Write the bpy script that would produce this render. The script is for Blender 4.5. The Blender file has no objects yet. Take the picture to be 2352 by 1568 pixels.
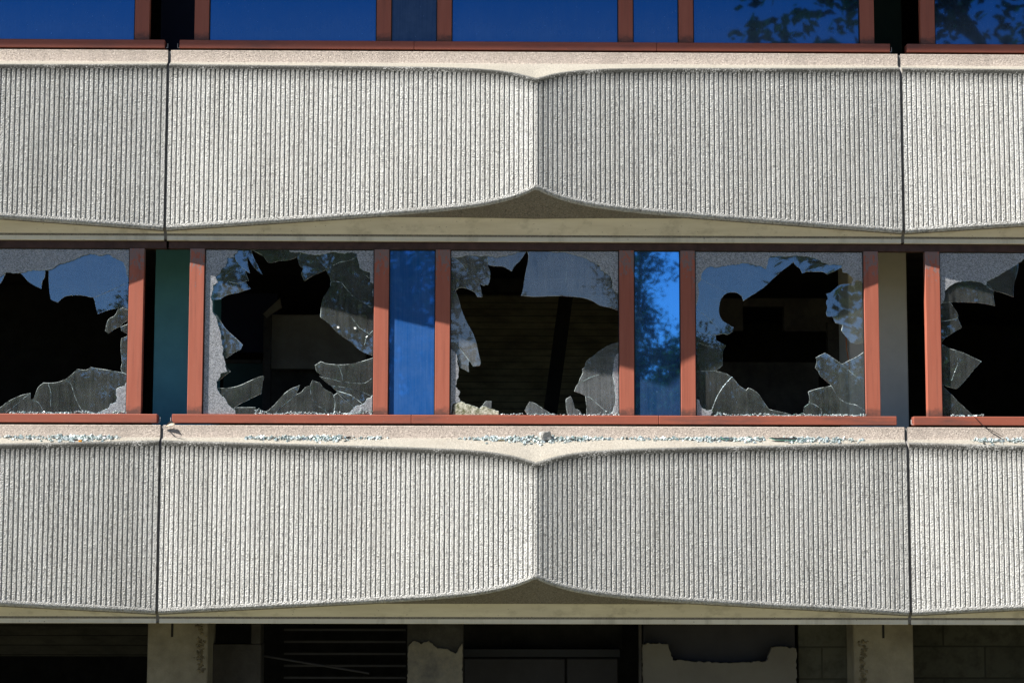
import bpy, bmesh, math, random
from mathutils import Vector, Matrix, noise
from mathutils.geometry import delaunay_2d_cdt
random.seed(7)
sc = bpy.context.scene
COL = sc.collection
R = math.radians

# ------------------------------------------------------------------ camera
F, CX, CY, DIST = 4573.0, 1176.0, 784.0, 20.0
YAW, PIT, ROL = R(0.7308), R(5.9785), R(0.1329)
fw = Vector((math.sin(YAW)*math.cos(PIT), math.cos(YAW)*math.cos(PIT), math.sin(PIT)))
r0 = Vector((math.cos(YAW), -math.sin(YAW), 0)); u0 = r0.cross(fw)
rt = math.cos(ROL)*r0 + math.sin(ROL)*u0
up = -math.sin(ROL)*r0 + math.cos(ROL)*u0
CAM = Vector((0, -DIST, 0))
cd = bpy.data.cameras.new("camera"); cam = bpy.data.objects.new("camera", cd); COL.objects.link(cam)
m = Matrix((rt, up, -fw)).transposed().to_4x4(); m.translation = CAM
cam.matrix_world = m
cd.sensor_width = 36.0; cd.lens = F/2352.0*36.0; cd.clip_end = 3000; cd.clip_start = 0.5
sc.camera = cam

def at(x, y, Y=0.0):
    """point of the vertical plane Y metres behind the frame plane that is seen at (x, y)"""
    d = fw + rt*((x-CX)/F) - up*((y-CY)/F)
    return CAM + d*((Y - CAM.y)/d.y)

# ------------------------------------------------------------------ materials
class NB:
    def __init__(s, name):
        s.m = bpy.data.materials.new(name); s.m.use_nodes = True
        s.t = s.m.node_tree; s.t.nodes.clear()
        s.out = s.t.nodes.new('ShaderNodeOutputMaterial')
    def n(s, typ, ins=None, **at_):
        nd = s.t.nodes.new('ShaderNode'+typ)
        for k, v in at_.items(): setattr(nd, k, v)
        for k, v in (ins or {}).items():
            sk = nd.inputs[k]
            if isinstance(v, bpy.types.NodeSocket): s.t.links.new(v, sk)
            else: sk.default_value = v
        return nd
    def math(s, op, a, b=0.0, clamp=False):
        return s.n('Math', {0: a, 1: b}, operation=op, use_clamp=clamp).outputs[0]
    def mix(s, f, a, b, blend='MIX'):
        nd = s.n('Mix', None, data_type='RGBA', blend_type=blend)
        for i, v in ((0, f), (6, a), (7, b)):
            if isinstance(v, bpy.types.NodeSocket): s.t.links.new(v, nd.inputs[i])
            else: nd.inputs[i].default_value = v if i == 0 else (*v, 1)
        return nd.outputs[2]
    def ramp(s, v, lo, hi):
        return s.n('MapRange', {0: v, 1: lo, 2: hi, 3: 0.0, 4: 1.0}).outputs[0]
    def pos(s, scale=(1, 1, 1)):
        g = s.n('NewGeometry').outputs['Position']
        return s.n('Mapping', {'Vector': g, 'Scale': scale}).outputs[0]
    def noise(s, vec, sc_, det=3.0, rough=.6):
        return s.n('TexNoise', {'Vector': vec, 'Scale': sc_, 'Detail': det, 'Roughness': rough}).outputs[0]
    def z(s):
        return s.n('SeparateXYZ', {0: s.n('NewGeometry').outputs['Position']}).outputs[2]
    def done(s, sh):
        s.t.links.new(sh, s.out.inputs[0]); return s.m
    def pbsdf(s, col, rough=.8, bump=None, bs=.5, bd=.003, spec=.3):
        ins = {'Base Color': col if isinstance(col, bpy.types.NodeSocket) else (*col, 1), 'Roughness': rough, 'Specular IOR Level': spec}
        if bump is not None:
            ins['Normal'] = s.n('Bump', {'Height': bump, 'Strength': bs, 'Distance': bd}).outputs[0]
        return s.n('BsdfPrincipled', ins).outputs[0]

def mat_concrete(name, base, dark, tan, grain=120., bump=.6, bd=.004, pit=.5, stain=0.0, arris=False, streak=False):
    b = NB(name); p = b.pos()
    v = b.n('TexVoronoi', {'Vector': p, 'Scale': grain})
    rnd = b.n('SeparateColor', {0: v.outputs['Color']}).outputs
    c = b.mix(b.ramp(rnd[0], .55, 1.), base, tan)
    c = b.mix(b.math('MULTIPLY', b.ramp(rnd[1], .8, .95), .55), c, dark)
    big = b.noise(p, 1.3, 5)
    c = b.mix(b.ramp(big, .3, .75), c, tuple(x*.86 for x in base))
    pn = b.noise(p, 52, 3, .75)
    dens = b.math('MULTIPLY', b.noise(p, 1.7, 4, .6), .10)
    pm = b.ramp(b.math('ADD', pn, dens), .69-.1*pit, .73-.1*pit)
    pm = b.n('Clamp', {0: pm}).outputs[0]
    c = b.mix(b.math('MULTIPLY', pm, .85), c, (.04, .037, .033))
    gr = b.noise(p, 70, 2, .8)
    c = b.mix(b.ramp(gr, .42, .62), tuple(x*.62 for x in base), c)
    ns = b.noise(p, 75, 4, .7)
    if arris:
        vs = b.noise(b.pos((1., 1., .12)), 3.2, 5, .65)
        c = b.mix(b.math('MULTIPLY', b.ramp(vs, .42, .7), .38), c, (.27, .26, .235))
        vf = b.noise(b.pos((1., 1., .05)), 20., 4, .7)
        c = b.mix(b.math('MULTIPLY', b.ramp(vf, .5, .72), .4), c, (.2, .19, .17))
        a = b.n('Attribute', None, attribute_name='arris').outputs['Fac']
        sp = b.ramp(b.math('ADD', b.noise(p, 70, 3, .7), b.math('MULTIPLY', b.noise(p, 2.2, 3), .6)), .50, .74)
        c = b.mix(b.math('MULTIPLY', b.math('MULTIPLY', a, sp), .97), c, (.022, .022, .018))
    if streak:
        s_ = b.noise(b.pos((1., 1., .05)), 2.6, 4, .65)
        c = b.mix(b.math('MULTIPLY', b.ramp(s_, .52, .74), .55), c, dark)
    if stain:
        s2 = b.noise(p, 3.1, 6, .7)
        c = b.mix(b.math('MULTIPLY', b.ramp(s2, .5, .72), stain), c, dark)
    h = b.math('ADD', ns, b.math('MULTIPLY', v.outputs['Distance'], .8))
    h = b.math('SUBTRACT', h, b.math('MULTIPLY', pm, 1.2))
    return b.done(b.pbsdf(c, .95, h, bump, bd, .15))

M = {}
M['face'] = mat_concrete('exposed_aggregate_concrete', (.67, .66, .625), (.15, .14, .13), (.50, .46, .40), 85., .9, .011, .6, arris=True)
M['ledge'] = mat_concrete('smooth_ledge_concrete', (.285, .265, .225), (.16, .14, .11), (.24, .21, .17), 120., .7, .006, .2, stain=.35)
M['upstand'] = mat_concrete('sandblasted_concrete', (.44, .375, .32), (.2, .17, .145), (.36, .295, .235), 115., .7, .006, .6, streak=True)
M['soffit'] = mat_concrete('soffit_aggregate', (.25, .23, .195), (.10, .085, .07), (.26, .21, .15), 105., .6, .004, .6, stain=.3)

def mat_trim():
    b = NB('formed_concrete'); p = b.pos((.25, 1, 1.5))
    c = b.mix(b.ramp(b.noise(p, 5, 6, .65), .3, .7), (.68, .64, .54), (.55, .51, .42))
    c = b.mix(b.math('MULTIPLY', b.ramp(b.noise(b.pos((1, 1, .12)), 4.5, 6, .7), .52, .70), .5), c, (.27, .245, .19))
    v = b.n('TexVoronoi', {'Vector': b.pos(), 'Scale': 13.})
    c = b.mix(b.math('MULTIPLY', b.math('LESS_THAN', v.outputs['Distance'], .07), .7), c, (.08, .07, .05))
    c = b.mix(b.math('MULTIPLY', b.ramp(b.noise(b.pos((.4, 1, 3)), 4., 6, .7), .62, .75), .5), c, (.62, .6, .54))
    return b.done(b.pbsdf(c, .8, b.noise(b.pos(), 60, 3), .15, .002))
M['trim'] = mat_trim()

def mat_red(name, zb):
    b = NB(name); p = b.pos()
    z = b.math('SUBTRACT', b.z(), zb)
    c = b.mix(b.noise(b.pos((3, 1, .25)), 6, 4), (.255, .062, .034), (.36, .112, .068))
    c = b.mix(b.math('MULTIPLY', b.ramp(b.noise(b.pos((3, 1, .12)), 8, 5, .7), .5, .7), .45), c, (.13, .045, .03))
    # flaked paint at the top of the posts, grime at their feet
    pl = b.noise(b.pos((1., 1, .5)), 26, 6, .72)
    th = b.math('SUBTRACT', .83, b.math('MULTIPLY', b.ramp(z, .95, 1.70), .42))
    f = b.math('GREATER_THAN', pl, th)
    c = b.mix(b.math('MULTIPLY', f, .85), c, (.17, .125, .12))
    g = b.noise(b.pos((1.5, 1, 2)), 9, 6, .7)
    lo = b.math('SUBTRACT', 1., b.ramp(z, .0, .15))
    f2 = b.ramp(b.math('MULTIPLY', g, lo), .2, .42)
    c = b.mix(b.math('MULTIPLY', f2, .75), c, (.05, .03, .025))
    sc2 = b.ramp(b.noise(p, 130, 2), .70, .74)
    c = b.mix(b.math('MULTIPLY', sc2, .5), c, (.6, .45, .4))
    return b.done(b.pbsdf(c, .55, b.noise(p, 90, 3), .12, .001, .35))
Z_SILL, Z_HEAD, FLOOR = 1.349, 3.029, 3.834
M['red'] = mat_red('oxide_red_paint', Z_SILL)
M['red_up'] = mat_red('oxide_red_paint_upper', Z_SILL+FLOOR)
def mat_sill():
    b = NB('oxide_red_sill_paint'); p = b.pos((.35, 1, 2.5))
    c = b.mix(b.noise(p, 5, 5), (.225, .055, .032), (.29, .085, .05))
    c = b.mix(b.math('MULTIPLY', b.ramp(b.noise(p, 1.6, 6, .7), .5, .66), .75), c, (.085, .045, .038))
    c = b.mix(b.math('MULTIPLY', b.ramp(b.noise(b.pos(), 110, 2), .70, .75), .4), c, (.55, .42, .38))
    return b.done(b.pbsdf(c, .5, b.noise(b.pos(), 80, 3), .12, .001, .35))
M['sill'] = mat_sill()
def plain(name, col, rough=.8, var=.25, scale=6., spec=.25, bump=.15):
    b = NB(name); p = b.pos()
    c = b.mix(b.ramp(b.noise(p, scale, 6, .65), .3, .7), col, tuple(x*(1-var) for x in col))
    return b.done(b.pbsdf(c, rough, b.noise(p, scale*9, 3), bump, .002, spec))
M['head'] = plain('grimy_shaded_head_paint', (.075, .04, .034), .7, .6, 9)  # frame red darkened by grime, with the soffit's shade painted in
M['gasket'] = plain('black_gasket', (.015, .014, .014), .6)
M['sealant'] = plain('grey_sealant', (.20, .19, .18), .7, .6, 14)
M['metal'] = plain('galvanised_metal', (.5, .5, .5), .4)

def mat_glass(name, dust, dcol=(.5, .52, .5), refl=1.0, gcol=(1, 1, 1), streaks=.6):
    b = NB(name); p = b.pos()
    st = b.noise(b.pos((1, 1, .06)), 38, 4, .7)
    bl = b.noise(p, 3.2, 6, .65)
    d = b.math('MULTIPLY', b.math('ADD', b.math('MULTIPLY', b.ramp(st, .3, .75), streaks), b.math('MULTIPLY', b.ramp(bl, .25, .75), .8)), dust)
    sp = b.ramp(b.noise(p, 85, 2, .5), .75, .77)
    d = b.math('MAXIMUM', d, b.math('MULTIPLY', sp, .3))
    bn = b.n('Bump', {'Height': b.noise(p, 2.3, 2, .4), 'Strength': .03, 'Distance': .012}).outputs[0]
    tr = b.n('BsdfTransparent', {0: (.88, .92, .90, 1)}).outputs[0]
    di = b.n('BsdfDiffuse', {0: (*dcol, 1)}).outputs[0]
    gl = b.n('BsdfGlossy', {0: (*gcol, 1), 'Roughness': .015, 'Normal': bn}).outputs[0]
    fr = b.n('Fresnel', {0: 1.5}).outputs[0]
    a = b.n('MixShader', {0: d, 1: tr, 2: di}).outputs[0]
    return b.done(b.n('MixShader', {0: b.math('MULTIPLY', fr, refl, True), 1: a, 2: gl}).outputs[0])
M['glass'] = mat_glass('dusty_clear_glass', .085, refl=2.9, gcol=(.50, .74, 1.))
M['glass_grey'] = mat_glass('greyed_dusty_glass', .19, (.5, .51, .53), refl=1.6, gcol=(.8, .88, 1.))
def mat_edge():
    b = NB('broken_glass_edge')
    tr = b.n('BsdfTransparent', {0: (.8, .9, .88, 1)}).outputs[0]
    di = b.n('BsdfDiffuse', {0: (.72, .82, .80, 1)}).outputs[0]
    gl = b.n('BsdfGlossy', {0: (1, 1, 1, 1), 'Roughness': .25}).outputs[0]
    f = b.math('MULTIPLY', b.ramp(b.noise(b.pos(), 10, 5, .8), .42, .66), .75)
    a = b.n('MixShader', {0: f, 1: tr, 2: di}).outputs[0]
    return b.done(b.n('MixShader', {0: .12, 1: a, 2: gl}).outputs[0])
M['edge'] = mat_edge()
def mat_crazed(name='crazed_safety_glass', alpha=.72, tint=(.30, .30, .31)):
    b = NB(name); p = b.pos()
    v = b.n('TexVoronoi', {'Vector': p, 'Scale': 130.}, feature='DISTANCE_TO_EDGE')
    v2 = b.n('TexVoronoi', {'Vector': p, 'Scale': 130.})
    rnd = b.n('SeparateColor', {0: v2.outputs['Color']}).outputs[0]
    fc = b.n('TexVoronoi', {'Vector': b.pos((1, 1, 1)), 'Scale': 6.})
    fr = b.n('SeparateColor', {0: fc.outputs['Color']}).outputs[1]
    c = b.mix(rnd, tuple(x*.7 for x in tint), tuple(min(1, x*1.25) for x in tint))
    c = b.mix(b.math('MULTIPLY', fr, .35), c, (.22, .2, .2))
    al = b.math('ADD', alpha-.25, b.math('MULTIPLY', rnd, .45), True)
    tr = b.n('BsdfTransparent', {0: (.85, .9, .9, 1)}).outputs[0]
    bn = b.n('Bump', {'Height': b.math('ADD', rnd, b.math('MULTIPLY', v.outputs[0], 2)), 'Strength': .4, 'Distance': .003}).outputs[0]
    di = b.n('BsdfDiffuse', {0: c, 'Normal': bn}).outputs[0]
    gl = b.n('BsdfGlossy', {0: (.9, .95, 1, 1), 'Roughness': .3, 'Normal': bn}).outputs[0]
    dg = b.n('MixShader', {0: .14, 1: di, 2: gl}).outputs[0]
    return b.done(b.n('MixShader', {0: al, 1: tr, 2: dg}).outputs[0])
M['crazed'] = mat_crazed()
def mat_moss():
    b = NB('mossy_crazed_glass'); p = b.pos()
    c = b.mix(b.ramp(b.noise(p, 28, 6, .75), .38, .62), (.08, .085, .035), (.5, .49, .4))
    return b.done(b.pbsdf(c, .9, b.noise(p, 90, 4), .8, .005))
M['moss'] = mat_moss()
def mat_blue(name, fac, gcol, body, dust=.12, low=None):
    b = NB(name); p = b.pos()
    st = b.noise(b.pos((1, 1, .03)), 60, 3, .7)
    d = b.math('MULTIPLY', b.math('ADD', b.math('MULTIPLY', b.ramp(st, .3, .7), .6), b.math('MULTIPLY', b.ramp(b.noise(p, 4, 6, .7), .3, .7), .7)), dust)
    if low: d = b.math('ADD', d, b.math('MULTIPLY', b.math('SUBTRACT', 1., b.ramp(b.z(), low, low+.42)), b.math('MULTIPLY', b.noise(p, 2.5, 5, .7), .16)))  # paler towards the sill: brighter low-sky reflection painted into the pane
    sp = b.ramp(b.noise(p, 60, 2, .5), .75, .77)
    d = b.math('MAXIMUM', d, b.math('MULTIPLY', sp, .5))
    bn = b.n('Bump', {'Height': b.noise(p, 2.0, 2, .4), 'Strength': .03, 'Distance': .012}).outputs[0]
    di = b.n('BsdfDiffuse', {0: (*body, 1)}).outputs[0]
    du = b.n('BsdfDiffuse', {0: (.30, .42, .58, 1)}).outputs[0]
    gl = b.n('BsdfGlossy', {0: (*gcol, 1), 'Roughness': .02, 'Normal': bn}).outputs[0]
    a = b.n('MixShader', {0: fac, 1: di, 2: gl}).outputs[0]
    return b.done(b.n('MixShader', {0: d, 1: a, 2: du}).outputs[0])
M['blue'] = mat_blue('blue_spandrel_glass', .80, (.13, .50, 1.), (.014, .10, .36), .06)
M['blue_dark'] = mat_blue('blue_spandrel_glass_dark', .22, (.08, .36, 1.), (.006, .075, .28), .085)
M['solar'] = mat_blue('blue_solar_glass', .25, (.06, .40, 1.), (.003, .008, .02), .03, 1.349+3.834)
M['solar_dim'] = mat_blue('dim_solar_glass', .07, (.2, .5, 1.), (.008, .014, .024), .10)

# ------------------------------------------------------------------ object helpers
def link(name, bm, mats, parent=None, smooth=None):
    if len(bm.faces) < 3000: bmesh.ops.recalc_face_normals(bm, faces=bm.faces[:])
    me = bpy.data.meshes.new(name); bm.to_mesh(me); bm.free()
    for mt in (mats if isinstance(mats, (list, tuple)) else [mats]): me.materials.append(mt)
    if smooth is not None:
        for p in me.polygons: p.use_smooth = True
        me.set_sharp_from_angle(angle=R(smooth))
    o = bpy.data.objects.new(name, me); COL.objects.link(o)
    if parent: o.parent = parent
    return o
def tag(o, label, cat, group=None):
    o['label'] = label; o['category'] = cat
    if 'kind' not in o: o['kind'] = 'thing'
    if group: o['group'] = group
    return o
def thing(name, label, cat, loc=(0, 0, 0), group=None):
    o = bpy.data.objects.new(name, None); COL.objects.link(o); o.location = loc
    o.empty_display_size = .2
    return tag(o, label, cat, group)
def kind(o, k): o['kind'] = k; return o
def box(bm, x0, x1, y0, y1, z0, z1, bev=0.0, mi=0):
    vs = [bm.verts.new((x, y, z)) for x in (x0, x1) for y in (y0, y1) for z in (z0, z1)]
    fs = [bm.faces.new([vs[i] for i in q]) for q in ((0, 1, 3, 2), (4, 6, 7, 5), (0, 4, 5, 1), (2, 3, 7, 6), (0, 2, 6, 4), (1, 5, 7, 3))]
    for f in fs: f.material_index = mi
    if bev:
        es = {e for f in fs for e in f.edges}
        bmesh.ops.bevel(bm, geom=list(es), offset=bev, segments=1, affect='EDGES')
    return bm
def bx(name, x0, x1, y0, y1, z0, z1, mat, parent=None, bev=0.0):
    return link(name, box(bmesh.new(), x0, x1, y0, y1, z0, z1, bev), mat, parent)
def irect(x0, y0, x1, y1, Y):
    """world X0,X1,Z0,Z1 of a rectangle seen between those picture edges on the plane Y"""
    a, b_ = at(x0, (y0+y1)/2, Y), at(x1, (y0+y1)/2, Y)
    c, d = at((x0+x1)/2, y1, Y), at((x0+x1)/2, y0, Y)
    return a.x, b_.x, c.z, d.z
def tube(bm, pts, r, seg=6):
    prev = None; n = len(pts)
    for i, p in enumerate(pts):
        p = Vector(p)
        t = (Vector(pts[min(i+1, n-1)]) - Vector(pts[max(i-1, 0)])).normalized()
        a = t.cross(Vector((.3, .5, .81))).normalized(); c = t.cross(a)
        rr = r[i] if isinstance(r, (list, tuple)) else r
        ring = [bm.verts.new(p + (a*math.cos(2*math.pi*k/seg) + c*math.sin(2*math.pi*k/seg))*rr) for k in range(seg)]
        if prev:
            for k in range(seg): bm.faces.new((prev[k], prev[(k+1) % seg], ring[(k+1) % seg], ring[k]))
        prev = ring
    return bm

# ------------------------------------------------------------------ spandrel panels
W = 7.476; XC = .4848
PITCH, RIB, GD = .0481, .0268, .0105
def prof(x):
    s = math.sqrt(x*x + .012**2)
    return .10 + .10*max(0, 3.72-s) + .06*math.exp(-s/.33)
def ztop(x):
    s = math.sqrt(x*x + .012**2); return 1.061 - .027*max(0, 3.72-s) - .135*math.exp(-s/.30)
def zbot(x):
    s = math.sqrt(x*x + .012**2); return -.618 + .052*max(0, 3.72-s) + .165*math.exp(-s/.35)
def slopes(x):
    p = prof(x); return (Z_UB-ztop(x))/(p-D_UP), (zbot(x)-Z_LT)/(p-D_LP)
Z_UT, Z_UB, D_UP = 1.2394, 1.1157, .02
Z_LT, Z_LB, D_LP = -.672, -.728, .04
RAD = .05
def trig(x):
    ta, tb = slopes(x); aa, ab = math.atan(ta), math.atan(tb)
    tha, thb = math.pi/2-aa, math.pi/2-ab
    return ta, tb, tha, thb, RAD*math.tan(tha/2), RAD*math.tan(thb/2), math.cos(aa), math.sin(aa), math.cos(ab), math.sin(ab)
HALF = W/2 - .015

def xcols():
    xs = [(-HALF, 0)]
    for k in range(-77, 78):
        c = k*PITCH; j = lambda: random.uniform(-.0008, .0008)
        a, b_ = c-RIB/2+j(), c+RIB/2+j()
        a = max(a, -HALF+.002); b_ = min(b_, HALF-.002)
        xs += [(a, 0), (b_, 0)]
        if k < 77: xs += [(b_+.0038, 1), (b_+.0138, 1)]
    xs.append((HALF, 0))
    return xs
XS = xcols()
def grid(name, cols, mats, parent, smooth, attr=None, sel=None):
    me = bpy.data.meshes.new(name); n = len(cols[0]); vs = [v for c in cols for v in c]; fs = []
    for i in range(len(cols)-1):
        for j in range(n-1):
            fs.append((i*n+j, i*n+j+1, (i+1)*n+j+1, (i+1)*n+j))
    me.from_pydata(vs, [], fs)
    for mt in mats: me.materials.append(mt)
    for p in me.polygons: p.use_smooth = True
    me.set_sharp_from_angle(angle=R(smooth))
    if attr:
        a = me.attributes.new('arris', 'FLOAT', 'POINT'); a.data.foreach_set('value', [v for c in attr for v in c])
    o = bpy.data.objects.new(name, me); COL.objects.link(o); o.parent = parent
    return o

def make_panel(root):
    NR = 46
    cols, att = [], []
    for x, g in XS:
        p = prof(x); zt, zb = ztop(x), zbot(x); ta, tb, tha, thb, TTA, TTB, ca, sa, cb, sb = trig(x)
        c, a = [], []
        def arc(zc, s0, s1, top):
            n = 6
            for i in range(n+1):
                th = s0 + (s1-s0)*i/n
                c.append((x, -(p-RAD+RAD*math.cos(th)), zc+RAD*math.sin(th))); a.append(min(1., .8+.4*i/n) if top else 0.)
        c.append((x, -(p-(TTA+.02)*ca), zt+(TTA+.02)*sa)); a.append(.75)
        arc(zt-TTA, tha, 0, True)
        za, zz = zt-TTA-.004, zb+TTB+.016
        rows = []
        for i in range(NR+1):
            z = za + (zz-za)*i/NR
            if i in (0, NR): d = 0; w = 0
            else:
                w = noise.noise(Vector((x*3.1, z*23.0, 1.7)))+.7*noise.noise(Vector((x*41., z*61., 5.)))
                d = (GD + .0012*w) if g else .0009*w
            rows.append((z, d, w))
        # steep groove ends: an extra ring just inside
        e = .006
        rows.insert(1, (za-e, GD if g else 0, 0)); rows.insert(-1, (zz+e*.7, GD if g else 0, 0))
        L = za-zz
        for z, d, w in rows:
            t = (za-z)
            c.append((x+.0011*w, -(p-d), z)); a.append(max(0., 1.-t/.13)*.75)
        n = 6; zc = zb+TTB
        for i in range(n+1):
            th = -thb*i/n
            c.append((x, -(p-RAD+RAD*math.cos(th)), zc+RAD*math.sin(th))); a.append(0.)
        cols.append(c); att.append(a)
    grid('fluted_face', cols, [M['face']], root, 38, att)
    # ledge: upstand and sloping top, coarser columns
    xs = [-HALF + 2*HALF*i/120 for i in range(121)]
    cols = []
    r = .008
    cu = []
    for x in xs:
        c = [(x, .12, Z_UT)] + [(x, -(D_UP-r+r*math.sin(t)), Z_UT-r+r*math.cos(t)) for t in (0, R(30), R(60), R(90))]
        c += [(x, -D_UP, Z_UB+.006), (x, -(D_UP+.004), Z_UB-.001)]
        cu.append(c)
        p = prof(x); ta, tb, tha, thb, TTA, TTB, ca, sa, cb, sb = trig(x); L = (p-D_UP)/ca
        l1 = L - (TTA+.018)
        cols.append([(x, -(D_UP+.0005), Z_UB+.001)] + [(x, -(D_UP+l1*f*ca), Z_UB-l1*f*sa+.0008) for f in (.1, .4, .7, 1.)])
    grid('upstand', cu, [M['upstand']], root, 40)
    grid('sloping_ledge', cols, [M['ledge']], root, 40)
    ca1, cb1 = [], []
    for x in xs:
        p = prof(x); ta, tb, tha, thb, TTA, TTB, ca, sa, cb, sb = trig(x)
        dl = D_LP+.148/tb
        d0 = p - TTB*cb; d1 = dl if d0 > dl+.02 else max(d0-.012, .05)
        zf = lambda d: Z_LT + tb*(d-D_LP)
        ca1.append([(x, -d0, zf(d0)), (x, -(d0+d1)/2, zf((d0+d1)/2)), (x, -d1, zf(d1)), (x, -d1+.004, zf(d1)+.05)])
        d2 = min(dl+.03, p-.03)
        cb1.append([(x, -d2, zf(d2)+.014), (x, -(D_LP+.004), zf(D_LP)+.016), (x, -(D_LP-.004), Z_LT+.008), (x, -(D_LP-.008), Z_LT),
                    (x, -(D_LP-.006), Z_LB+.004), (x, -(D_LP-.012), Z_LB), (x, .16, Z_LB+.004)])
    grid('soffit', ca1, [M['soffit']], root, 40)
    grid('soffit_trim', cb1, [M['trim']], root, 30)
    # solid core closing the ends
    bm = bmesh.new(); p = prof(HALF)-.012; TA, TB = slopes(HALF)
    zf = lambda d: Z_LT + TB*(d-D_LP)
    sec = [(.14, Z_UT-.012), (-D_UP+.012, Z_UT-.012), (-D_UP+.012, Z_UB), (-p, Z_UB-TA*(p-D_UP)-.03), (-p, zf(p)+.04), (-.05, zf(.05)+.03), (-.02, Z_LB+.012), (.14, Z_LB+.012)]
    e0 = [bm.verts.new((-HALF+.001, y, z)) for y, z in sec]; e1 = [bm.verts.new((HALF-.001, y, z)) for y, z in sec]
    bm.faces.new(e0); bm.faces.new(e1[::-1])
    for i in range(len(sec)): bm.faces.new((e0[i], e1[i], e1[(i+1) % len(sec)], e0[(i+1) % len(sec)]))
    link('panel_core', bm, M['soffit'], root)

G1 = 'fluted concrete spandrel panels'
spots = [(XC, 0, 'whole fluted concrete panel with a pointed centre crease, below the smashed windows'),
         (XC-W, 0, 'fluted concrete panel cut by the left edge of the photo, below the smashed windows'),
         (XC+W, 0, 'fluted concrete panel cut by the right edge of the photo, below the smashed windows'),
         (XC, FLOOR, 'whole fluted concrete panel with a pointed centre crease, above the smashed windows'),
         (XC-W, FLOOR, 'fluted concrete panel cut by the left edge of the photo, above the smashed windows'),
         (XC+W, FLOOR, 'fluted concrete panel cut by the right edge of the photo, above the smashed windows')]
P0 = thing('spandrel_panel', spots[0][2], 'concrete panel', (XC, 0, 0), G1)
make_panel(P0)
def copy_tree(o):
    c = o.copy(); COL.objects.link(c)
    for ch in list(o.children):
        d = ch.copy(); COL.objects.link(d); d.parent = c
        for g in list(ch.children):
            e = g.copy(); COL.objects.link(e); e.parent = d
    return c
for x, z, lab in spots[1:]:
    o = copy_tree(P0); o.location = (x, 0, z); o['label'] = lab

# sealant in the joints
for i, (k, z, lab) in enumerate(((-1, 0, 'dark sealant joint in the lower fluted band, left one'), (1, 0, 'dark sealant joint in the lower fluted band, right one'),
                    (-1, FLOOR, 'dark sealant joint in the upper fluted band, left one'), (1, FLOOR, 'dark sealant joint in the upper fluted band, right one'))):
    bm = bmesh.new(); p = prof(HALF)-.016; TA, TB = slopes(HALF)
    zf = lambda d: Z_LT + TB*(d-D_LP)
    ridge = []
    sec = [(.05, Z_UT-.006), (-D_UP+.012, Z_UT-.010), (-D_UP+.010, Z_UB-.01), (-p*.6, Z_UB-.055), (-p, Z_UB-.09)]
    for j in range(1, 24):
        sec.append((-p+random.uniform(-.004, .002), Z_UB-.09+(zf(p)+.03-Z_UB+.09)*j/24))
    sec += [(-p, zf(p)+.03), (-.05, zf(.05)+.02), (-.024, Z_LB+.01), (.05, Z_LB+.01)]
    e0 = [bm.verts.new((-.0155, y, zz)) for y, zz in sec]; e1 = [bm.verts.new((.0155, y, zz)) for y, zz in sec]
    em = [bm.verts.new((random.uniform(-.003, .003), y+.005, zz)) for y, zz in sec]
    for a, b_ in ((e0, em), (em, e1)):
        for q in range(len(sec)-1): bm.faces.new((a[q], b_[q], b_[q+1], a[q+1]))
    o = link('joint_sealant', bm, M['sealant'])
    o.location = (XC+k*W/2, 0, z); tag(o, lab, 'sealant joint', 'sealed joints between the panels')

# ------------------------------------------------------------------ window frames
MC = (-3.418, -1.552, -.931, .931, 1.552, 3.418); MW = .148
def sill_mesh(x0, x1, z0, z1, seams):
    bm = bmesh.new(); cuts = [x0]+list(seams)+[x1]
    for a, b_ in zip(cuts, cuts[1:]):
        box(bm, a+(.0015 if a != x0 else 0), b_-(.0015 if b_ != x1 else 0), -.012, .10, z0, z1, .004)
    return bm
def gasket(bm, x0, x1, z0, z1, y):
    w = .010
    box(bm, x0, x0+w, y-.008, y+.004, z0, z1); box(bm, x1-w, x1, y-.008, y+.004, z0, z1)
    box(bm, x0+w, x1-w, y-.0075, y+.004, z0, z0+.005); box(bm, x0+w, x1-w, y-.0075, y+.004, z1-w, z1)
    return bm
def frame_unit(label, xc, dz, mull, x0, x1, red, kinds):
    """kinds: list of (left mullion centre, right mullion centre, what)"""
    root = thing('window_frame', label, 'window frame', (xc, 0, dz), 'red metal window frames')
    zs, zh = Z_SILL, Z_HEAD
    link('sill', sill_mesh(x0, x1, zs-.087, zs, [s for s in (-1.24, 1.25) if x0 < s < x1]), M['sill'], root)
    bx('head', x0-.095, x1+.085, .004, .10, zh, zh+.075, M['head'], root, .003)
    for c in mull:
        bx('mullion', c-MW/2, c+MW/2, 0, .085, zs+.0005, zh-.0005, red, root, .0035)
    for a, b_, k in kinds:
        l, r_ = a+MW/2, b_-MW/2
        if k == 'open': continue
        y = .026 if k != 'broken' else .036
        link('gasket', gasket(bmesh.new(), l+.0005, r_-.0005, zs+.001, zh-.001, y-.004), M['gasket'], root)
        if k != 'broken':
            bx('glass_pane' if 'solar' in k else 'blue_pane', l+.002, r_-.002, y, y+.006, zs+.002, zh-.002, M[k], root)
    return root
BIG = ((-3.418, -1.552), (-.931, .931), (1.552, 3.418)); SM = ((-1.552, -.931), (.931, 1.552))
XL, XR = XC-W+.03, XC+W-.014
fu = {}
fu['c'] = frame_unit('long red window frame with three smashed panes and two blue strips between them', XC, 0, MC, -3.64, 3.65, M['red'],
    [(*b_, 'broken') for b_ in BIG]+[(*SM[0], 'blue_dark'), (*SM[1], 'blue')])
fu['l'] = frame_unit('red frame of the smashed window left of the teal pillar', XL, 0, MC[3:], .85, 3.655, M['red'],
    [(*BIG[2], 'broken'), (*SM[1], 'blue_dark')])
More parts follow.
